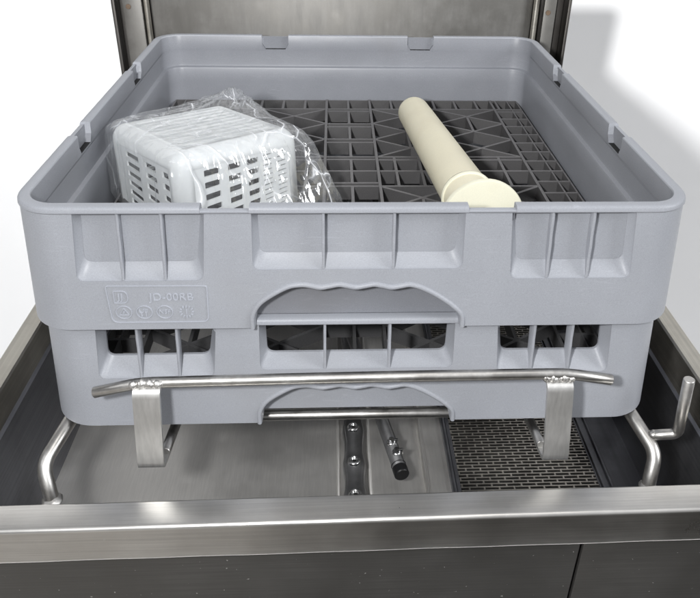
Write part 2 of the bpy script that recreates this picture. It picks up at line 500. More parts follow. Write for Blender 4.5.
    nprof = [None, None, (-.0013, -.0034), (-.0004, -.0027), (.0008, -.0024), (.0030, -.0024)]
    rows = []
    for (p, n, dep) in path:
        row = []
        for i, (d, z) in enumerate(prof):
            if dep:
                if i in (2, 3, 4, 5): d, z = nprof[i]
                elif i == 6: d, z = .0031, -dep
                elif i in (7, 8): d, z = .0083, -dep
            q = p - n * (d - flare(z))
            row.append((q.x, q.y, z))
        rows.append(row)
    bm = bmesh.new(); rows.append(rows[0]); sheet(bm, rows)
    bm.faces.ensure_lookup_table(); K = len(prof) - 1
    for fi, f in enumerate(bm.faces):
        i, k = divmod(fi, K)
        deep = path[i][2] == .018 and path[(i + 1) % len(path)][2] == .018
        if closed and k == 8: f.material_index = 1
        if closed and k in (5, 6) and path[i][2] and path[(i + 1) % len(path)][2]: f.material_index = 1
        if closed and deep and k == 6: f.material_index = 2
    bmesh.ops.remove_doubles(bm, verts=bm.verts, dist=1e-6)
    bmesh.ops.recalc_face_normals(bm, faces=bm.faces)
    ro = link('rim', bm, M['rack'], root, angle=38)
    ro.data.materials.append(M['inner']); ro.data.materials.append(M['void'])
    pp = rr_path()
    if closed:
        prof2 = [(.0083, -.0199), (.0087, -.0385), (.0092, -.0402), (.0128, -.0415), (.0137, -.0432), (.0139, -.06), (.0142, -.0972), (.0128, -.0972), (.0119, -.06), (.0116, -.0445)]
        rows = []
        for (p, n, _) in pp:
            row = []
            for d, z in prof2:
                q = p - n * (d - flare(z) * .75)
                row.append((q.x, q.y, z))
            rows.append(row)
        rows.append(rows[0]); bm = bmesh.new(); sheet(bm, rows)
        bmesh.ops.remove_doubles(bm, verts=bm.verts, dist=1e-6)
        bmesh.ops.recalc_face_normals(bm, faces=bm.faces)
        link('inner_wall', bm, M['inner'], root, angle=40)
        # a backing for every window, just outside the upper inner wall
        for k in range(4):
            X = side_xf(k)
            for i in range(3):
                bm = bmesh.new()
                f = bm.faces.new([bm.verts.new(X @ Vector((p[0], .0081 - flare(p[1]), p[1]))) for p in win_loop(i, True, closed)])
                link('window_back', bm, M['rack'], root)
    else:
        out = [(-.2128, -.0028), (-.2128, -.0968), (.2128, -.0968), (.2128, -.0028)]
        for k in range(4):
            X = side_xf(k)
            me = plate_mesh('inner_wall', [out] + [win_loop(i, True, False) for i in range(3)], .0022)
            mesh_xf(me, lambda c: X @ Vector((c.x, 0.0142 - flare(c.y) - c.z, c.y)))
            link('inner_wall', me, M['rack'], root)
        for k in range(4):
            bm = bmesh.new()
            X = side_xf(k); rows = []
            for z in (-.006, -.05, -.0968):
                r = RAD - .0135 + flare(z) * .75
                rows.append([X @ Vector((S + r * math.cos(-PI / 2 + j / 8 * PI / 2), -S + CY + r * math.sin(-PI / 2 + j / 8 * PI / 2), z)) for j in range(9)])
            sheet(bm, rows)
            bmesh.ops.recalc_face_normals(bm, faces=bm.faces)
            link('inner_corner', bm, M['rack'], root, smooth=True)
    # --- base grid
    bm = bmesh.new(); z1 = -.083; z0 = -.0985
    random.seed(3)
    def rib(x0, y0, x1, y1, dz=0, t=.0036):
        add_rib(bm, (x0, y0 + CY), (x1, y1 + CY), z0, z1 - dz - random.uniform(0, .0002), t)
    E = .2292
    for s in (-1, 1):
        rib(s * .0285, -E, s * .0285, E, 0); rib(s * .1925, -E, s * .1925, E, .0003)
        rib(s * .216, -E, s * .216, E, .0012, .0022)
        rib(-E, s * .1935, E, s * .1935, .0006); rib(-E, s * .2290, E, s * .2290, .0010, .0022); rib(s * .2290, -E, s * .2290, E, .0016, .0022)
    k = -8
    while k <= 8:
        y = k * .0265
        if abs(y) < .19:
            for s in (-1, 1): rib(s * .1925, y, s * E, y, .0010)
        for s in (-1, 1):
            x = k * .0265 + (.0 if k else 0)
            if abs(k * .0285) < .2: rib(k * .0285, s * .1935, k * .0285, s * E, .0010)
        k += 1
    # centre column
    for s in (-1, 1):
        for y0 in (.0300, .0375, .0795, .0895, .1300, .1400, .1855):
            rib(-.0285, s * y0, .0285, s * y0, .0008)
        for a, b in ((.0375, .0795), (.0895, .1300), (.1400, .1855)): rib(0, s * a, 0, s * b, .0009)
    rib(0, -.030, 0, .030, .0009); rib(-.0285, 0, .0285, 0, .0009)
    # middle band, left and right of the centre column
    for s in (-1, 1):
        for y in (-.0375, .0375): rib(s * .0285, y, s * .1925, y, .0008)
        rib(s * .0285, 0, s * .1925, 0, .001)
        for x in (.048, .075, .102, .129, .165): rib(s * x, -.0375, s * x, .0375, .001)
        rib(s * .0285, 0.03, s * .1925, .030, .0012)
    # diamond lattice in the four quarters
    x0, x1, ya, yb = .0285, .1925, .0375, .1935
    nx, ny = 2, 3
    for sx in (-1, 1):
        for sy in (-1, 1):
            cw, ch = (x1 - x0) / nx, (yb - ya) / ny
            for i in range(nx):
                for j in range(ny):
                    a, b = x0 + i * cw, ya + j * ch
                    rib(sx * a, sy * b, sx * (a + cw), sy * (b + ch), .0009)
                    rib(sx * a, sy * (b + ch), sx * (a + cw), sy * b, .0009)
            for i in range(1, nx):
                pass
            rib(sx * (x0 + cw * .5), sy * (ya + ch * .5), sx * (x0 + cw * .5), sy * (ya + ch * 1.5), .0011)
            rib(sx * (x0 + cw * 1.5), sy * (ya + ch * 1.5), sx * (x0 + cw * 1.5), sy * (ya + ch * 2.5), .0011)
    bmesh.ops.recalc_face_normals(bm, faces=bm.faces)
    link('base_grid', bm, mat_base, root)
    # --- the moulded mark on the front wall
    if closed:
        pl = []
        zc = -.078; xc = -.1485
        def put(me, x, z, name, parent, rise=.0003):
            mesh_xf(me, lambda c: Vector((x + c.x, -flare(z + c.y) - rise - c.z, z + c.y)))
            return link(name, me, M['emboss'], parent)
        def ringloop(cx, cz, a, b, n=28): return [(cx + a * math.cos(2 * PI * i / n), cz + b * math.sin(2 * PI * i / n)) for i in range(n)]
        o = round_poly([(-.1857, -.0622), (-.1115, -.0626), (-.1125, -.0938), (-.1840, -.0938)], [.002, .002, .005, .005])
        i_ = round_poly([(-.1851, -.0626), (-.1121, -.0630), (-.1131, -.0933), (-.1834, -.0933)], [.002, .002, .005, .005])
        badge = put(plate_mesh('embossed_badge', [[(p[0], p[1]) for p in o], [(p[0], p[1]) for p in i_]], .0006), 0, 0, 'embossed_badge', root)
        put(text_mesh('lettering', 'JD-00RB', .0088, .00028), -.1385, -.0722, 'lettering', badge)
        sh = round_poly([(-.1805, -.0665), (-.1700, -.0665), (-.1700, -.0770), (-.1805, -.0770)], [.0008, .0052, .0052, .0008])
        sh2 = round_poly([(-.1800, -.0670), (-.1705, -.0670), (-.1705, -.0765), (-.1800, -.0765)], [.0008, .0049, .0049, .0008])
        put(plate_mesh('emblem', [sh, sh2], .0006), 0, 0, 'emblem', badge)
        put(text_mesh('lettering', 'JJ', .0075, .00028), -.1757, -.0717, 'lettering', badge)
        for x in (-.1745, -.1595, -.1445):
            put(plate_mesh('emblem', [ringloop(x, -.0848, .0060, .0056), ringloop(x, -.0848, .0055, .0051)], .0006), 0, 0, 'emblem', badge)
        # triangle of arrows / cup and fork / letters / radiating dial
        tri = round_poly([(-.1785, -.0873), (-.1745, -.0808), (-.1705, -.0873)], .001)
        tri2 = round_poly([(-.1777, -.0868), (-.1745, -.0816), (-.1713, -.0868)], .001)
        put(plate_mesh('emblem', [tri, tri2], .0006), 0, 0, 'emblem', badge)
        put(text_mesh('lettering', 'P', .0040, .00028), -.1745, -.0853, 'lettering', badge)
        cup = [(-.1635, -.0822), (-.1630, -.0822), (-.1626, -.0845), (-.1606, -.0845), (-.1602, -.0822), (-.1597, -.0822), (-.1600, -.0850), (-.1612, -.0855), (-.1612, -.0878),
               (-.1604, -.0884), (-.1628, -.0884), (-.1620, -.0878), (-.1620, -.0855), (-.1632, -.0850)]
        put(plate_mesh('emblem', [cup], .0006), 0, 0, 'emblem', badge)
        fork = [(-.1586, -.0884), (-.1586, -.0852), (-.1592, -.0848), (-.1592, -.0822), (-.1588, -.0822), (-.1588, -.0842), (-.1584, -.0842), (-.1584, -.0822), (-.1580, -.0822), (-.1580, -.0842),
                (-.1576, -.0842), (-.1576, -.0822), (-.1572, -.0822), (-.1572, -.0848), (-.1579, -.0852), (-.1579, -.0884)]
        put(plate_mesh('emblem', [fork], .0006), 0, 0, 'emblem', badge)
        put(text_mesh('lettering', 'NSF', .0050, .00028), -.1445, -.0848, 'lettering', badge)
        for a in range(12):
            t = a * PI / 6; c, s = math.cos(t), math.sin(t)
            q = [(-.1285 + c * r0 - s * w, -.0848 + s * r0 + c * w) for r0, w in ((.0036, -.0004), (.0054, -.0004), (.0054, .0004), (.0036, .0004))]
            put(plate_mesh('emblem', [q], .0006), 0, 0, 'emblem', badge)
        put(text_mesh('lettering', '1', .0060, .00032), -.1285, -.0848, 'lettering', badge)
    return root

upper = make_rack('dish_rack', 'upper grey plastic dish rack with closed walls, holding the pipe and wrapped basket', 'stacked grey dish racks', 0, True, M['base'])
lower = make_rack('dish_rack', 'lower grey dish rack with open windows, beneath the other rack, behind the front rod', 'stacked grey dish racks', -.0972, False, M['lower_base'])

# ------------------------------------------------------------------ the machine
dw = thing('dishwasher', 'stainless steel hood dishwasher with open tank under the two grey racks', 'dishwasher', (0, .2, -.9))
MB = Matrix.Translation((0, .2, -.9))
MI = MB.inverted()
XL, XR = -.338, .338; ZR = -.210; YF = -.0945; ZF = -.372
def part(name, bm, mat, parent=dw, **kw):
    o = link(name, bm, mat, parent, **kw)
    if parent is dw:
        o.matrix_parent_inverse = MI
    return o
def xpart(name, bm, mat, parent, **kw):   # sub-part in world coordinates
    o = link(name, bm, mat, parent, **kw)
    return o
# front lip
def arc(cy, cz, r, a0, a1, n=6):
    return [(cy + r * math.cos(math.radians(a0 + (a1 - a0) * i / n)), cz + r * math.sin(math.radians(a0 + (a1 - a0) * i / n))) for i in range(n + 1)]
prof = [(-.0712, -.262), (-.0700, -.262), (-.0700, -.2125)] + arc(-.0722, ZR - .0022, .0022, 0, 90, 4) + arc(YF + .0035, ZR - .0037, .0035, 88, 176, 6) + [(-.0962, -.2402)] + arc(-.0945, -.2412, .0016, 190, 275, 4) + [(-.0890, -.2432), (-.0890, -.2418), (-.0935, -.2405), (-.0932, -.2140), (-.0910, -.2116), (-.0730, -.2116), (-.0712, -.2135)]
bm = bmesh.new()
NX = 40
rows = []
for i in range(NX + 1):
    x = XL + (XR - XL) * i / NX
    tilt = .0125 * x
    wob = .00025 * math.sin(i * 1.3) + .0002 * math.sin(i * .47)
    rows.append([(x, p[0] - wob * .6, p[1] + tilt + (wob if p[1] > -.22 else 0)) for p in prof])
sheet(bm, rows)
bm.faces.new([bm.verts.new(p) for p in rows[0]]); bm.faces.new([bm.verts.new(p) for p in rows[-1]][::-1])
bmesh.ops.recalc_face_normals(bm, faces=bm.faces)
part('front_rim', bm, M['lip'], angle=28)
# front panels
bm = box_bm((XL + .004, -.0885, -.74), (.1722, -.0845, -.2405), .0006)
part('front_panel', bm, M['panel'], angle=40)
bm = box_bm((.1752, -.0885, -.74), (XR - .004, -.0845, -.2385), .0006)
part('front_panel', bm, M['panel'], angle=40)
bm = box_bm((.165, -.083, -.74), (.182, -.080, -.262)); part('panel_backing', bm, M['void'])
# side rims: flat top, turned-down outer and inner edges
for s in (-1, 1):
    xo, xi = s * .338, s * .3185
    dz = s * .0036
    pr = [(xi, -.246 + 0), (xi, ZR - .002 + dz), (xi + s * .0015, ZR + dz), (xo - s * .002, ZR + dz), (xo, ZR - .002 + dz), (xo, -.242), (xo - s * .0015, -.242), (xo - s * .0015, ZR - .003 + dz), (xi + s * .0015, ZR - .003 + dz), (xi + s * .0015, -.246)]
    bm = extrude_profile(pr, 'y', -.0698, .572)
    part('side_rim', bm, M['rim'], angle=30)
    # tank side wall below a small ledge
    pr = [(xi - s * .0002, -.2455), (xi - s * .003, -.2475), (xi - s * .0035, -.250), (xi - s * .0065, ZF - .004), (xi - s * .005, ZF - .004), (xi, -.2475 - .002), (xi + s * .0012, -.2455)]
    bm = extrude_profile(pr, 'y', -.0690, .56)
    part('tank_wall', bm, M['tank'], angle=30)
    bm = box_bm((min(s * .3365, s * .3345), -.084, -.74), (max(s * .3365, s * .3345), .572, -.2425)); part('side_panel', bm, M['panel'])
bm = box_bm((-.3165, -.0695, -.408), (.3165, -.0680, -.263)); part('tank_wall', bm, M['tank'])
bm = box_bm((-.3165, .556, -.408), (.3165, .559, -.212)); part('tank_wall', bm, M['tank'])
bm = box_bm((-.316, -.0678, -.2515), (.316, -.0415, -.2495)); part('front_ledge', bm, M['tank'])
# tank floor in sheets round the strainer and sump
bm = bmesh.new()
add_box(bm, (-.3135, -.0675, -.376), (.0755, .555, ZF))
add_box(bm, (.0755, -.0675, -.376), (.1075, .555, ZF - .0015))
bmesh.ops.recalc_face_normals(bm, faces=bm.faces)
part('tank_floor', bm, M['floor'])
bm = bmesh.new()
pr = [(.0752, ZF - .001), (.0757, ZF + .006), (.0775, ZF + .0075), (.0795, ZF + .0065), (.0815, ZF - .001)]
part('floor_seam', extrude_profile(pr, 'y', -.066, .55), M['floor'], angle=50)
pr = [(.104, ZF - .0015), (.1045, ZF + .004), (.1065, ZF + .005), (.1085, ZF + .004), (.109, ZF - .004)]
part('floor_seam', extrude_profile(pr, 'y', -.066, .55), M['tank'], angle=50)
bm = box_bm((.108, -.0675, -.405), (.3135, .555, -.402)); part('sump_floor', bm, M['void'])
bm = bmesh.new()
add_box(bm, (.266, -.067, -.380), (.3125, .555, -.3745))
add_box(bm, (.2655, -.067, -.401), (.2675, .555, -.3700))
add_box(bm, (.2745, -.067, -.3744), (.2775, .555, -.3705), .0008)
bmesh.ops.recalc_face_normals(bm, faces=bm.faces)
part('sump_frame', bm, M['tank'])
# legs of the cabinet
for x in (-.30, .30):
    for y in (-.05, .53):
        bm = bmesh.new(); add_tube(bm, [(x, y, -.9), (x, y, -.735)], .02, 20); part('cabinet_foot', bm, M['panel'], angle=40)
bm = box_bm((-.334, -.084, -.745), (.334, .57, -.7405)); part('bottom_plate', bm, M['panel'])
# back of the hood
HZ = .0405
def hoodpart(name, a, b, mat, bev=.0012): part(name, box_bm(a, b, bev), M[mat], angle=40)
hoodpart('hood_back', (-.2685, .562, -.212), (.2600, .568, HZ), 'hood')
for x0, x1 in ((-.3045, -.2785), (.2735, .2905)): hoodpart('hood_strip', (x0, .551, -.212), (x1, .560, HZ), 'hood')
hoodpart('hood_backing', (-.3125, .5725, -.212), (.3050, .5745, HZ - .001), 'hood_dark', 0)
for x0, x1 in ((-.2775, -.2695), (.2595, .2675)):
    bm = bmesh.new(); xm = (x0 + x1) / 2; add_tube(bm, [(xm, .556, -.212), (xm, .556, HZ)], (x1 - x0) / 2, 16); part('hood_bead', bm, M['rim'], angle=40)
for x0, x1 in ((-.3125, -.3046), (.2906, .3050)): hoodpart('hood_channel', (x0, .566, -.212), (x1, .572, HZ), 'hood_dark')
for x0, x1 in ((-.3178, -.3126), (.3051, .3100)): hoodpart('hood_edge', (x0, .545, -.212), (x1, .573, HZ), 'hood_dark', .0018)
for x, z in ((-.2965, .0205), (.2795, .018)):
    bm = bmesh.new(); add_tube(bm, [(x, .552, z), (x, .549, z)], .0034, 14); part('hood_rivet', bm, M['stain'], angle=40)
# wash arm with bulging jets
bm = bmesh.new()
AX = .0012; AZ = -.345
rows = []
jets = [.0430, .0860, .1340, .19, .25, .30, .36, .42]
for i in range(121):
    y = .020 + i * (.44 - .020) / 120
    b = max([0] + [math.exp(-((y - j) / .010) ** 2) for j in jets])
    w = .0102 + .0020 * b; h = .0095 + .0012 * b
    row = []
    for k in range(16):
        a = 2 * PI * k / 16
        ca, sa = math.cos(a), math.sin(a)
        e = .55
        row.append((AX + w * math.copysign(abs(ca) ** e, ca), y, AZ - .010 + h * math.copysign(abs(sa) ** e, sa)))
    rows.append(row)
sheet(bm, rows, closed=True)
bm.faces.new([bm.verts.new(p) for p in rows[0]]); bm.faces.new([bm.verts.new(p) for p in rows[-1]])
bmesh.ops.recalc_face_normals(bm, faces=bm.faces)
wa = part('wash_arm', bm, M['arm'], angle=50)
for j in jets[:6]:
    bm = bmesh.new()
    zt = AZ + .0008
    prof = [(.0002, -.0015), (.0022, -.0012), (.0030, .0016), (.0048, .0026), (.0064, .0012), (.0072, -.0008)]
    rows = [[(AX + r * math.cos(2 * PI * k / 18), j + r * math.sin(2 * PI * k / 18), zt + z) for k in range(18)] for r, z in prof]
    sheet(bm, rows, closed=True); bmesh.ops.recalc_face_normals(bm, faces=bm.faces)
    xpart('jet_nozzle', bm, M['chrome'], wa, smooth=True)
    bm = bmesh.new(); add_box(bm, (AX - .0016, j - .0030, zt - .0010), (AX + .0022, j + .0014, zt + .0004)); xpart('jet_hole', bm, M['void'], wa)
# two long shallow ribs on the floor beside the arm
bm = bmesh.new(); add_tube(bm, [(-.0150, .02, ZF + .001), (-.0150, .5, ZF + .001)], .0022, 8)
add_tube(bm, [(.0185, .02, ZF + .001), (.0185, .5, ZF + .001)], .0022, 8); part('floor_bead', bm, M['floor'], smooth=True)
# rinse arm
bm = bmesh.new()
e0 = Vector((.0485, .0545, -.332)); e1 = Vector((.0345, .1235, -.332)); dr = (e1 - e0).normalized()
add_tube(bm, [e0 + dr * .008, e0 + dr * .36], .0072, 18)
ra = part('rinse_arm', bm, M['arm'], angle=50)
bm = bmesh.new(); add_tube(bm, [e0, e0 + dr * .0105], .0078, 18); add_tube(bm, [e0 + dr * .0125, e0 + dr * .0145], .0079, 18)
xpart('end_cap', bm, M['black'], ra, angle=40)
for q, off in ((.024, .0005), (.038, -.001), (.11, 0), (.18, 0)):
    c = e0 + dr * q
    bm = bmesh.new()
    add_tube(bm, [(c.x + off, c.y, c.z + .0040), (c.x + off, c.y, c.z + .0090)], .0046, 10)
    add_tube(bm, [(c.x + off, c.y, c.z + .0088), (c.x + off, c.y, c.z + .0125)], [.0035, .0028], 8)
    add_box(bm, (c.x + off + .002, c.y - .001, c.z + .006), (c.x + off + .0068, c.y + .0015, c.z + .012), .0004)
    xpart('jet_nozzle', bm, M['chrome'], ra, angle=35)
for o in wa.children: pass

# ------------------------------------------------------------------ strainer
st = thing('strainer_plate', 'dark slotted metal strainer plate lying in the right side of the tank', 'strainer', (.188, .24, -.401))
SI = Matrix.Translation((.188, .24, -.401)).inverted()
bm = bmesh.new()
sx0, sx1, sy0, sy1 = .1145, .2630, -.030, .545
pitch = .0043; k = 0; y = sy0
while y < sy1:
    add_box(bm, (sx0, y, -.3752), (sx1, y + .0014, -.3738))
    x = sx0 + (k % 2) * .0080 + random.uniform(0, .0008)
    while x < sx1 - .001:
        add_box(bm, (x, y + .0014, -.3751), (x + .0016, y + pitch, -.3739))
        x += .0160
    y += pitch; k += 1
mesh = link('slotted_plate', bm, M['strainer'], st); mesh.matrix_parent_inverse = SI
bm = bmesh.new()
add_box(bm, (.1098, sy0 - .004, -.3775), (.1144, sy1 + .004, -.3735), .0008); add_box(bm, (.2631, sy0 - .004, -.3775), (.2652, sy1 + .004, -.3735), .0006)
add_box(bm, (.1145, sy0 - .004, -.3775), (.2630, sy0 - .0002, -.3735)); add_box(bm, (.1145, sy1 + .003, -.3775), (.2630, sy1 + .006, -.3735))
add_box(bm, (.1105, sy0, -.4015), (.1118, sy1, -.3776)); add_box(bm, (.2634, sy0, -.4015), (.2647, sy1, -.3776))
fr = link('strainer_frame', bm, M['tank'], st); fr.matrix_parent_inverse = SI

# ------------------------------------------------------------------ wire rack guide
gd = thing('rack_guide', 'bare steel rod guide with two flat straps, standing in the tank under the lower rack', 'rack guide', (0, .2, -.2495))
GI = Matrix.Translation((0, .2, -.2495)).inverted()
def gpart(name, bm, mat, parent=gd, **kw):
    o = link(name, bm, mat, parent, **kw)
    if parent is gd: o.matrix_parent_inverse = GI
    return o
# front stop rod, bent at both ends
bm = bmesh.new()
pts = smooth_path([(-.1990, -.0300, -.1408), (-.1640, -.0300, -.1325), (.1600, -.0300, -.1293), (.1958, -.0300, -.1358)], .010, 6)
def bow(p): return Vector((p.x, p.y, p.z + .0010 * math.cos(p.x * 9)))
long = []
for a, b in zip(pts[:-1], pts[1:]):
    n = max(1, int((b - a).length / .02))
    long += [a + (b - a) * i / n for i in range(n)]
long.append(pts[-1])
add_tube(bm, [bow(p) for p in long], .0043, 18); gpart('stop_rod', bm, M['wire'], angle=50)
# side rails with their legs
for s, f in ((-1, .2545), (1, .2515)):
    bm = bmesh.new()
    top = -.2032
    pts = smooth_path([(s * (f - .0105), -.0455, -.2495), (s * (f - .0085), -.0405, -.2330), (s * (f - .0030), -.0300, -.2160), (s * (f - .0150), .0030, top), (s * .2330, .06, top), (s * .2330, .50, top), (s * .245, .52, -.25)], .022, 8)
    add_tube(bm, pts, .0057, 20); rail = gpart('side_rail', bm, M['wire'], angle=50)
    bm = bmesh.new(); add_blob(bm, (s * (f - .0105), -.0450, -.2400), .0078, 16, (1, 1, .36), .25, s); gpart('weld_bead', bm, M['weld'], rail, smooth=True)
    if s > 0:
        bm = bmesh.new()
        pts = smooth_path([(.2462, -.0170, -.2095), (.2530, -.0215, -.2040), (.2660, -.0240, -.2010), (.2615, -.0240, -.1420)], .0085, 8)
        add_tube(bm, pts, .0045, 18); gpart('hook', bm, M['wire'], rail, angle=50)
        bm = bmesh.new(); add_blob(bm, (.2490, -.0192, -.2070), .0050, 14, (1.1, .9, 1), .08, 3); gpart('weld_bead', bm, M['wire'], rail, smooth=True)
# cross rods under the rack
for y, r, z in ((.020, .0045, -.2152), (.46, .0045, -.2145)):
    bm = bmesh.new(); add_tube(bm, [(-.232, y, z - .0006), (.232, y, z + .0008)], r, 16); gpart('cross_rod', bm, M['wire'], angle=50)
# straps
for s, xt, xb in ((-1, -.1578, -.1612), (1, .1533, .1578)):
    bm = bmesh.new()
    w = .0101; th = .0016
    side = [(-.0262, -.1365), (-.0315, -.1352), (-.0350, -.1362), (-.0367, -.1395), (-.0405, -.1700), (-.0440, -.2010), (-.0438, -.2045), (-.0400, -.2062), (-.0290, -.2085), (-.0200, -.2098)]
    sp = smooth_path([(0, a, b) for a, b in side], .003, 4)
    rows = []
    n = len(sp)
    for i, p in enumerate(sp):
        t = (sp[min(i + 1, n - 1)] - sp[max(i - 1, 0)]).normalized(); nn = Vector((0, -t.z, t.y))
        fr = max(0, min(1, (-.125 - p.z) / .08)); x = xt + (xb - xt) * fr
        zt = (.0125 * x)*.0
        o, i2 = p + nn * th, p - nn * th
        rows.append([(x - w, o.y, o.z), (x - w + .0006, o.y, o.z), (x + w - .0006, o.y, o.z), (x + w, o.y, o.z), (x + w, i2.y, i2.z), (x - w, i2.y, i2.z)])
    sheet(bm, rows, closed=True)
    bm.faces.new([bm.verts.new(p) for p in rows[0]]); bm.faces.new([bm.verts.new(p) for p in rows[-1]])
    bmesh.ops.recalc_face_normals(bm, faces=bm.faces)
    stp = gpart('strap', bm, M['strap'], angle=35)
    bm = bmesh.new(); xr = xb - s * .0075; add_tube(bm, [(xr, -.0300, -.2050), (xr, .0200, -.2155)], .0042, 14); gpart('strap_stay', bm, M['wire'], stp, angle=50)
    bm = bmesh.new()
    for k in range(13):
        add_blob(bm, (xt - .0105 + k * .00175, -.0322 + random.uniform(-.0004, .0004), -.1312 + random.uniform(-.0008, .0006)), .0031 + random.uniform(-.0004, .0005), 12, (.8, 1, 1), .35, k)
    gpart('weld_bead', bm, M['weld'], stp, smooth=True)

# ------------------------------------------------------------------ cream overflow pipe
near = Vector((.1055, .0725, -.0500)); far = Vector((.0778, .3790, -.0650))
ax = (far - near).normalized(); Lp = (far - near).length
pp = thing('overflow_pipe', 'cream plastic overflow pipe with round end flange, lying across the upper rack', 'pipe', (.09, .23, -.083))
PI_ = Matrix.Translation((.09, .23, -.083)).inverted()
def frame_pts(prof, n=48):
    u = ax.cross(Vector((0, 0, 1))).normalized(); w = u.cross(ax)
    return [[near + ax * s + (u * math.cos(2 * PI * k / n) + w * math.sin(2 * PI * k / n)) * r for k in range(n)] for s, r in prof]
def pipe_part(name, prof, mat, parent=None):
    bm = bmesh.new(); rows = frame_pts(prof); sheet(bm, rows, closed=True)
    bmesh.ops.recalc_face_normals(bm, faces=bm.faces)
    o = link(name, bm, mat, parent or pp, angle=40)
    if parent is None: o.matrix_parent_inverse = PI_
    return o
tube = pipe_part('tube', [(.004, .0212), (.05, .0226), (.052, .0223), (Lp - .006, .0191), (Lp - .0015, .0183), (Lp, .0168), (Lp, .0150), (Lp - .06, .0150)], M['cream'])
pipe_part('tube_rim', [(Lp - .0016, .01815), (Lp - .0002, .0172), (Lp + .0004, .0163), (Lp + .0003, .0150)], M['stain'], tube)
pipe_part('collar', [(.046, .0222), (.0462, .0236), (.0475, .0243), (.0495, .0241), (.0505, .0222)], M['cream_cap'])
pipe_part('collar_stain', [(.0503, .0239), (.0510, .0232), (.0511, .0220)], M['stain'])
pipe_part('end_flange', [(.0050, .0190), (.0048, .0346), (.0040, .0354), (.0002, .0356), (-.0010, .0350), (-.0014, .0333), (-.0014, .0120), (-.0016, .0110), (-.0016, .0003)], M['cream_cap'])

# ------------------------------------------------------------------ white cutlery basket
bk = thing('cutlery_basket', 'white perforated plastic cutlery basket wrapped in the clear bag, on its side', 'basket', (-.14, .19, -.083))
BI = Matrix.Translation((-.14, .19, -.083)).inverted()
T1 = Vector((-.2285, .1872, -.0095)); T2 = Vector((-.1440, .0800, .0030)); T3 = Vector((-.0515, .1735, -.0090)); T4 = T1 + T3 - T2
cen = (T1 + T2 + T3 + T4) / 4
def bot(p, k=1.0):
    q = Vector((p.x, p.y, -.0815)); q.x += (q.x - cen.x) * .02; q.y += (q.y - cen.y) * .02
    q.x = max(q.x, -.2295)
    return q
def face_panel(name, A, B, C, D, holes, thick=.0017, parent=None, off=0):
    """A,B top-left/right, C,D bottom-right/left: plate with holes laid on the bilinear quad; u,v in 0..1"""
    W = ((B - A).length + (C - D).length) / 2; H = ((D - A).length + (C - B).length) / 2
    out = [(0, 0), (W, 0), (W, -H), (0, -H)]
    lps = [out]
    for (u0, v0, u1, v1) in holes:
        lps.append(round_poly([(u0 * W, -v0 * H), (u1 * W, -v0 * H), (u1 * W, -v1 * H), (u0 * W, -v1 * H)], .0008, 2))
    me = plate_mesh(name, lps, thick)
    nrm = (B - A).cross(D - A).normalized()
    def fn(c):
        u, v = c.x / W, -c.y / H
        p = (A * (1 - u) + B * u) * (1 - v) + (D * (1 - u) + C * u) * v
        return p + nrm * (c.z - off)
    mesh_xf(me, fn)
    o = link(name, me, M['white'], parent or bk)
    if parent is None: o.matrix_parent_inverse = BI
    return o
def lerp(a, b, t): return a + (b - a) * t
r_ = .0145
def inset_corner(P, Q, S_): # move along the two edges
    return P
def slots(us, n, v0, v1, gap=.42):
    out = []
    for (a, b) in us:
        for i in range(n):
            t0 = v0 + (v1 - v0) * i / n
            out.append((a, t0, b, t0 + (v1 - v0) / n * (1 - gap)))
    return out
dz = Vector((0, 0, -r_))
e12 = (T2 - T1).normalized(); e23 = (T3 - T2).normalized()
# side faces start r_ below the top, r_ in from the edges
def sidef(A, B, holes):
    e = (B - A).normalized()
    return face_panel('side_panel', A + e * r_ + dz, B - e * r_ + dz, bot(B) - e * r_, bot(A) + e * r_, holes)
sidef(T1, T2, slots([(.20, .45), (.57, .77), (.88, .99)], 6, .06, 1.0, .44))
sidef(T2, T3, slots([(.10, .25), (.34, .47), (.54, .66)], 6, .04, 1.0, .46) + slots([(.71, .81), (.87, .97)], 12, .03, .98, .70))
sidef(T3, T4, slots([(.1, .3), (.4, .6), (.7, .9)], 8, .06, .97, .45))
sidef(T4, T1, slots([(.1, .3), (.4, .6), (.7, .9)], 8, .06, .97, .45))
# top face with long slots
tA, tB, tC, tD = T1 + e12 * r_ + e23 * r_, T2 - e12 * r_ + e23 * r_, T3 - e12 * r_ - e23 * r_, T4 + e12 * r_ - e23 * r_
tz = Vector((0, 0, .0))
face_panel('top_panel', tA, tB, tC, tD, [(u, .05, u + .045, .96) for u in (.06, .155, .25, .345, .44, .535, .63, .725, .82, .915)])
# rounded edges joining the faces
bm = bmesh.new()
tops = [T1, T2, T3, T4]
nE = 6
loops = []
for k in range(nE + 1):
    a = k / nE * PI / 2           # 0 on the sides, 90 deg on the top
    row = []
    for i in range(4):
        P = tops[i]; pv = tops[i - 1]; nx_ = tops[(i + 1) % 4]
        d1 = (pv - P).normalized(); d2 = (nx_ - P).normalized()
        c = P + (d1 + d2) * r_ + dz
        for j in range(nE + 1):
            b = j / nE * PI / 2
            h = -(d2 * math.cos(b) + d1 * math.sin(b)) if False else -(d2 * math.sin(PI / 2 - b) + d1 * math.sin(b))
            h2 = h.normalized() * r_ * math.cos(a)
            row.append(c + h2 + Vector((0, 0, r_ * math.sin(a))))
    loops.append(row)
low = []
for i in range(4):
    P = bot(tops[i]); pv = bot(tops[i - 1]); nx_ = bot(tops[(i + 1) % 4])
    d1 = (pv - P).normalized(); d2 = (nx_ - P).normalized(); c = P + (d1 + d2) * r_
    for j in range(nE + 1):
        b = j / nE * PI / 2
        h = -(d2 * math.sin(PI / 2 - b) + d1 * math.sin(b)); low.append(c + h.normalized() * r_)
V = sheet(bm, [low] + loops, closed=True)
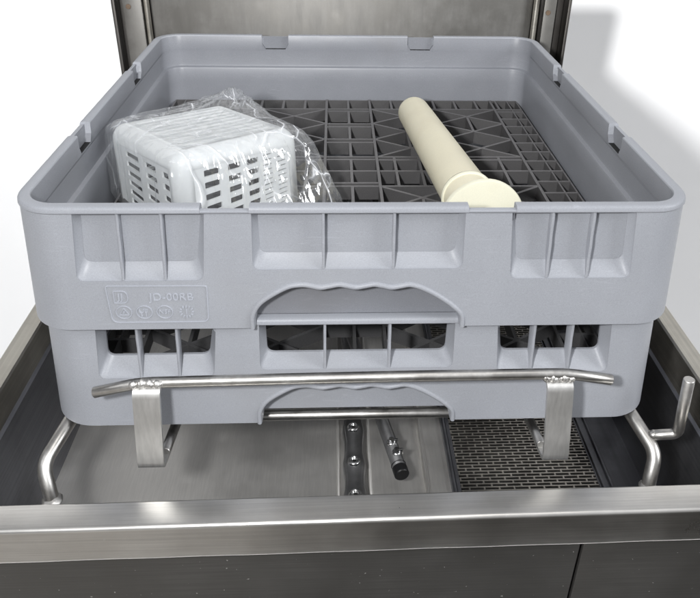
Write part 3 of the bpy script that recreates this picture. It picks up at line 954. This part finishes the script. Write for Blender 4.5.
# drop the big flat strips between the bottom and the rounded top: they are the side panels
n_ = nE + 1
kill = []
bm.faces.ensure_lookup_table()
N = 4 * n_
for f_i, f in enumerate(bm.faces):
    row = f_i // N; col = f_i % N
    if row == 0 and (col % n_) == n_ - 1: kill.append(f)
bmesh.ops.delete(bm, geom=kill, context='FACES')
bmesh.ops.recalc_face_normals(bm, faces=bm.faces)
o = link('edge_frame', bm, M['white'], bk, angle=60); o.matrix_parent_inverse = BI
md = o.modifiers.new('thickness', 'SOLIDIFY'); md.thickness = .002; md.offset = 0

# ------------------------------------------------------------------ clear bag over the basket
def bag():
    c = Vector((cen.x, cen.y))
    quad = [Vector((p.x, p.y)) for p in (T1, T2, T3, T4)]
    quad = [q + (q - c).normalized() * .008 for q in quad]
    quad[0].x = max(quad[0].x, -.2325)
    def ray(d):
        best = 1e9
        for i in range(4):
            a, b = quad[i], quad[(i + 1) % 4]; e = b - a
            den = d.x * e.y - d.y * e.x
            if abs(den) < 1e-9: continue
            w = a - c
            t = (w.x * e.y - w.y * e.x) / den; u = (w.x * d.y - w.y * d.x) / den
            if t > 0 and -.001 <= u <= 1.001: best = min(best, t)
        return best
    nth, nt, ns = 300, 60, 60
    n = (T2 - T1).cross(T3 - T2).normalized(); n = n if n.z > 0 else -n
    def ztop(x, y): return cen.z - (n.x * (x - cen.x) + n.y * (y - cen.y)) / n.z
    bm = bmesh.new()
    Rs = [ray(Vector((math.cos(2 * PI * i / nth), math.sin(2 * PI * i / nth)))) for i in range(nth)]
    Rs = [sum(Rs[(i + k) % nth] for k in range(-4, 5)) / 9 for i in range(nth)]
    pk = Vector((-.1210, .2480))     # gathered knot
    rows = []
    for j in range(nt + ns + 1):
        row = []
        for i in range(nth):
            th = 2 * PI * i / nth; d = Vector((math.cos(th), math.sin(th)))
            if j <= nt:
                t = j / nt; q = c + d * Rs[i] * t; z = ztop(q.x, q.y) + .0035
                z -= .006 * max(0, t - .85) / .15 * max(0, t - .85) / .15
            else:
                s = (j - nt) / ns
                out = .009 + .024 * max(0, math.cos(th + .30)) ** 1.5 + .006 * max(0, math.sin(th))
                if math.cos(th) < -.3: out = .002
                out *= 1 + .5 * noise.noise(Vector((d.x * 3, d.y * 3, .3)))
                q = c + d * (Rs[i] + out * s ** .9)
                q.x = max(q.x, -.2335)
                z0 = ztop((c + d * Rs[i]).x, (c + d * Rs[i]).y) - .0025
                z = z0 + (-.0825 + .004 * noise.noise(Vector((d.x * 4, d.y * 4, 2))) - z0) * s
                if s > .98: z = max(z, -.0825)
            dk = (q - pk).length
            z += .0055 * math.exp(-dk / .010) + .0055 * math.exp(-(dk / .022) ** 2) + .0065 * math.exp(-(dk / .055) ** 2)
            p = Vector((q.x, q.y, z))
            # folds that run away from the knot + small creases
            ang = math.atan2(q.y - pk.y, q.x - pk.x)
            f1 = abs(noise.noise(Vector((math.cos(ang) * 5.5, math.sin(ang) * 5.5, dk * 8)))) * math.exp(-dk / .10)
            f2 = 1 - abs(noise.noise(p * 34 + Vector((3, 1, 7)))) * 2
            f3 = 1 - abs(noise.noise(p * 85 + Vector((9, 2, 1)))) * 2
            amp = .0105 * f1 + (.0011 * f2 + .0004 * f3 - .0005) * (.35 if j < nt - 4 else 1)
            if j > nt - 3:      # long vertical pleats in the sides
                sd = min(1, (j - nt + 3) / 12)
                amp += sd * (.0042 * abs(noise.noise(Vector((d.x * 7, d.y * 7, z * 5)))) + .0022 * (1 - 2 * abs(noise.noise(Vector((d.x * 13, d.y * 13, z * 9 + 4))))))
            amp *= .35 + .65 * min(1, max(0, j - 2) / 8)
            nrm = Vector((0, 0, 1)) if j <= nt - 4 else (Vector((d.x, d.y, .25)).normalized())
            p += nrm * amp * (0.6 if j > nt + ns - 4 else 1)
            p.x = max(p.x, -.2345)
            row.append(p)
        rows.append(row)
    sheet(bm, rows, closed=True)
    bmesh.ops.remove_doubles(bm, verts=bm.verts, dist=1e-6)
    bmesh.ops.recalc_face_normals(bm, faces=bm.faces)
    o = link('plastic_bag', bm, M['film'], None, smooth=True)
    tag(o, 'crinkled clear plastic bag with knotted top draped over the white basket', 'plastic bag')
bag()

# ------------------------------------------------------------------ backdrop
def backdrop():
    bm = bmesh.new()
    prof = [(-.3, -.9), (.9, -.9)]
    for k in range(1, 13):
        a = k / 12 * math.radians(80); prof.append((.9 + 1.2 * math.sin(a), -.9 + 1.2 * (1 - math.cos(a))))
    y, z = prof[-1]; prof.append((y + .55, z + 3.1))
    rows = [[(x, y, z) for (y, z) in prof] for x in (-5, -2.5, 0, 2.5, 5)]
    sheet(bm, rows); bmesh.ops.recalc_face_normals(bm, faces=bm.faces)
    for f in bm.faces:
        if f.normal.z < 0 and abs(f.normal.z) > .2: f.normal_flip()
    o = link('backdrop', bm, M['backdrop'], None, smooth=True); o['kind'] = 'structure'
backdrop()

# ------------------------------------------------------------------ light
w = bpy.data.worlds.new('World'); scene.world = w; w.use_nodes = True
nt = w.node_tree; nt.nodes.clear(); L = nt.links.new
out = nt.nodes.new('ShaderNodeOutputWorld'); bg = nt.nodes.new('ShaderNodeBackground')
tc = nt.nodes.new('ShaderNodeTexCoord'); sx = nt.nodes.new('ShaderNodeSeparateXYZ'); L(tc.outputs['Generated'], sx.inputs[0])
mr = nd(nt, 'ShaderNodeMapRange'); mr.inputs['From Min'].default_value = -1; mr.inputs['From Max'].default_value = 1
L(sx.outputs['Z'], mr.inputs['Value'])
rp = ramp(nt, [(0, (.07, .067, .063)), (.42, (.095, .090, .085)), (.56, (.42, .42, .43)), (.8, (.70, .71, .74)), (1, (.8, .81, .84))])
L(mr.outputs[0], rp.inputs[0])
# overhead half: brighter towards the windows on the right; lower half: pale floor on the left, dark on the right
def xmap(a, b, lo, hi):
    n = nd(nt, 'ShaderNodeMapRange'); n.interpolation_type = 'SMOOTHSTEP'
    n.inputs['From Min'].default_value = a; n.inputs['From Max'].default_value = b
    n.inputs['To Min'].default_value = lo; n.inputs['To Max'].default_value = hi
    L(sx.outputs['X'], n.inputs['Value']); return n
up_ = xmap(-1, 1, .50, 1.30); dn_ = xmap(-.20, .02, 8.5, .75)
zs_ = nd(nt, 'ShaderNodeMapRange'); zs_.inputs['From Min'].default_value = -.15; zs_.inputs['From Max'].default_value = .1
L(sx.outputs['Z'], zs_.inputs['Value'])
mixf = nd(nt, 'ShaderNodeMixRGB'); L(zs_.outputs[0], mixf.inputs[0]); L(dn_.outputs[0], mixf.inputs[1]); L(up_.outputs[0], mixf.inputs[2])
mulw = nd(nt, 'ShaderNodeMixRGB', blend_type='MULTIPLY'); mulw.inputs[0].default_value = 1
bg.inputs[1].default_value = .58
L(rp.outputs[0], mulw.inputs[1]); L(mixf.outputs[0], mulw.inputs[2]); L(mulw.outputs[0], bg.inputs[0]); L(bg.outputs[0], out.inputs[0])

def area(name, loc, target, size, power, color=(1, 1, 1), sy=None):
    l = bpy.data.lights.new(name, 'AREA'); l.energy = power; l.color = color
    l.shape = 'RECTANGLE'; l.size = size; l.size_y = sy or size
    o = bpy.data.objects.new(name, l); COL.objects.link(o); o.location = loc
    o.rotation_euler = (Vector(target) - Vector(loc)).to_track_quat('-Z', 'Y').to_euler()
    return o
area('ceiling_softbox', (.3, -.5, 1.9), (.0, .2, -.1), .7, 4, (1, .985, .96), 1.0)
area('side_window', (2.0, -.75, .95), (0, .3, -.05), .7, 27, (.97, .985, 1), .9)
area('window_softbox', (-.55, -1.6, 1.5), (0, .2, 0), 1.0, 4, (.95, .98, 1), .8)
area('glint_softbox', (-1.3, -.5, 1.0), (-.1, .2, -.05), .8, 2.6, (.97, .985, 1), .8)  # added softbox on the left, gives the bag film its glints
# small lamp added beside the lens: throws the machine's soft shadow on the backdrop
l = bpy.data.lights.new('shadow_lamp', 'POINT'); l.energy = 1.0; l.shadow_soft_size = .022
l.use_nodes = True
ln = l.node_tree; em = [n for n in ln.nodes if n.type == 'EMISSION'][0]
fo = ln.nodes.new('ShaderNodeLightFalloff'); fo.inputs['Strength'].default_value = 35.0
ln.links.new(fo.outputs['Constant'], em.inputs['Strength'])
lo = bpy.data.objects.new('shadow_lamp', l); COL.objects.link(lo); lo.location = (-.138, -.445, .262)

# ------------------------------------------------------------------ camera
F, CX, CYY, pitch, yaw, roll = 706.0143, 369.5071, 224.6988, .5036, .0541, -.0222
cyw, syw, cp, sp = math.cos(yaw), math.sin(yaw), math.cos(pitch), math.sin(pitch)
fw = Vector((syw * cp, cyw * cp, -sp)); rt = Vector((cyw, -syw, 0)); dn = fw.cross(rt)
cr, sr = math.cos(roll), math.sin(roll)
r2 = rt * cr + dn * sr; d2 = dn * cr - rt * sr
cam = bpy.data.cameras.new('camera'); co = bpy.data.objects.new('camera', cam); COL.objects.link(co)
cam.sensor_fit = 'HORIZONTAL'; cam.sensor_width = 36; cam.lens = F / 700 * 36
cam.shift_x = -(CX - 350) / 700; cam.shift_y = -(299 - CYY) / 700
cam.clip_start = .01; cam.clip_end = 100
m = Matrix((r2, -d2, -fw)).transposed().to_4x4(); m.translation = Vector((-.0168, -.4419, .2293))
co.matrix_world = m
scene.camera = co

scene.view_settings.view_transform = 'Standard'; scene.view_settings.look = 'None'
scene.view_settings.exposure = 0; scene.view_settings.gamma = 1
scene.cycles.use_denoising = True
scene.cycles.transparent_max_bounces = 16
scene.cycles.max_bounces = 10
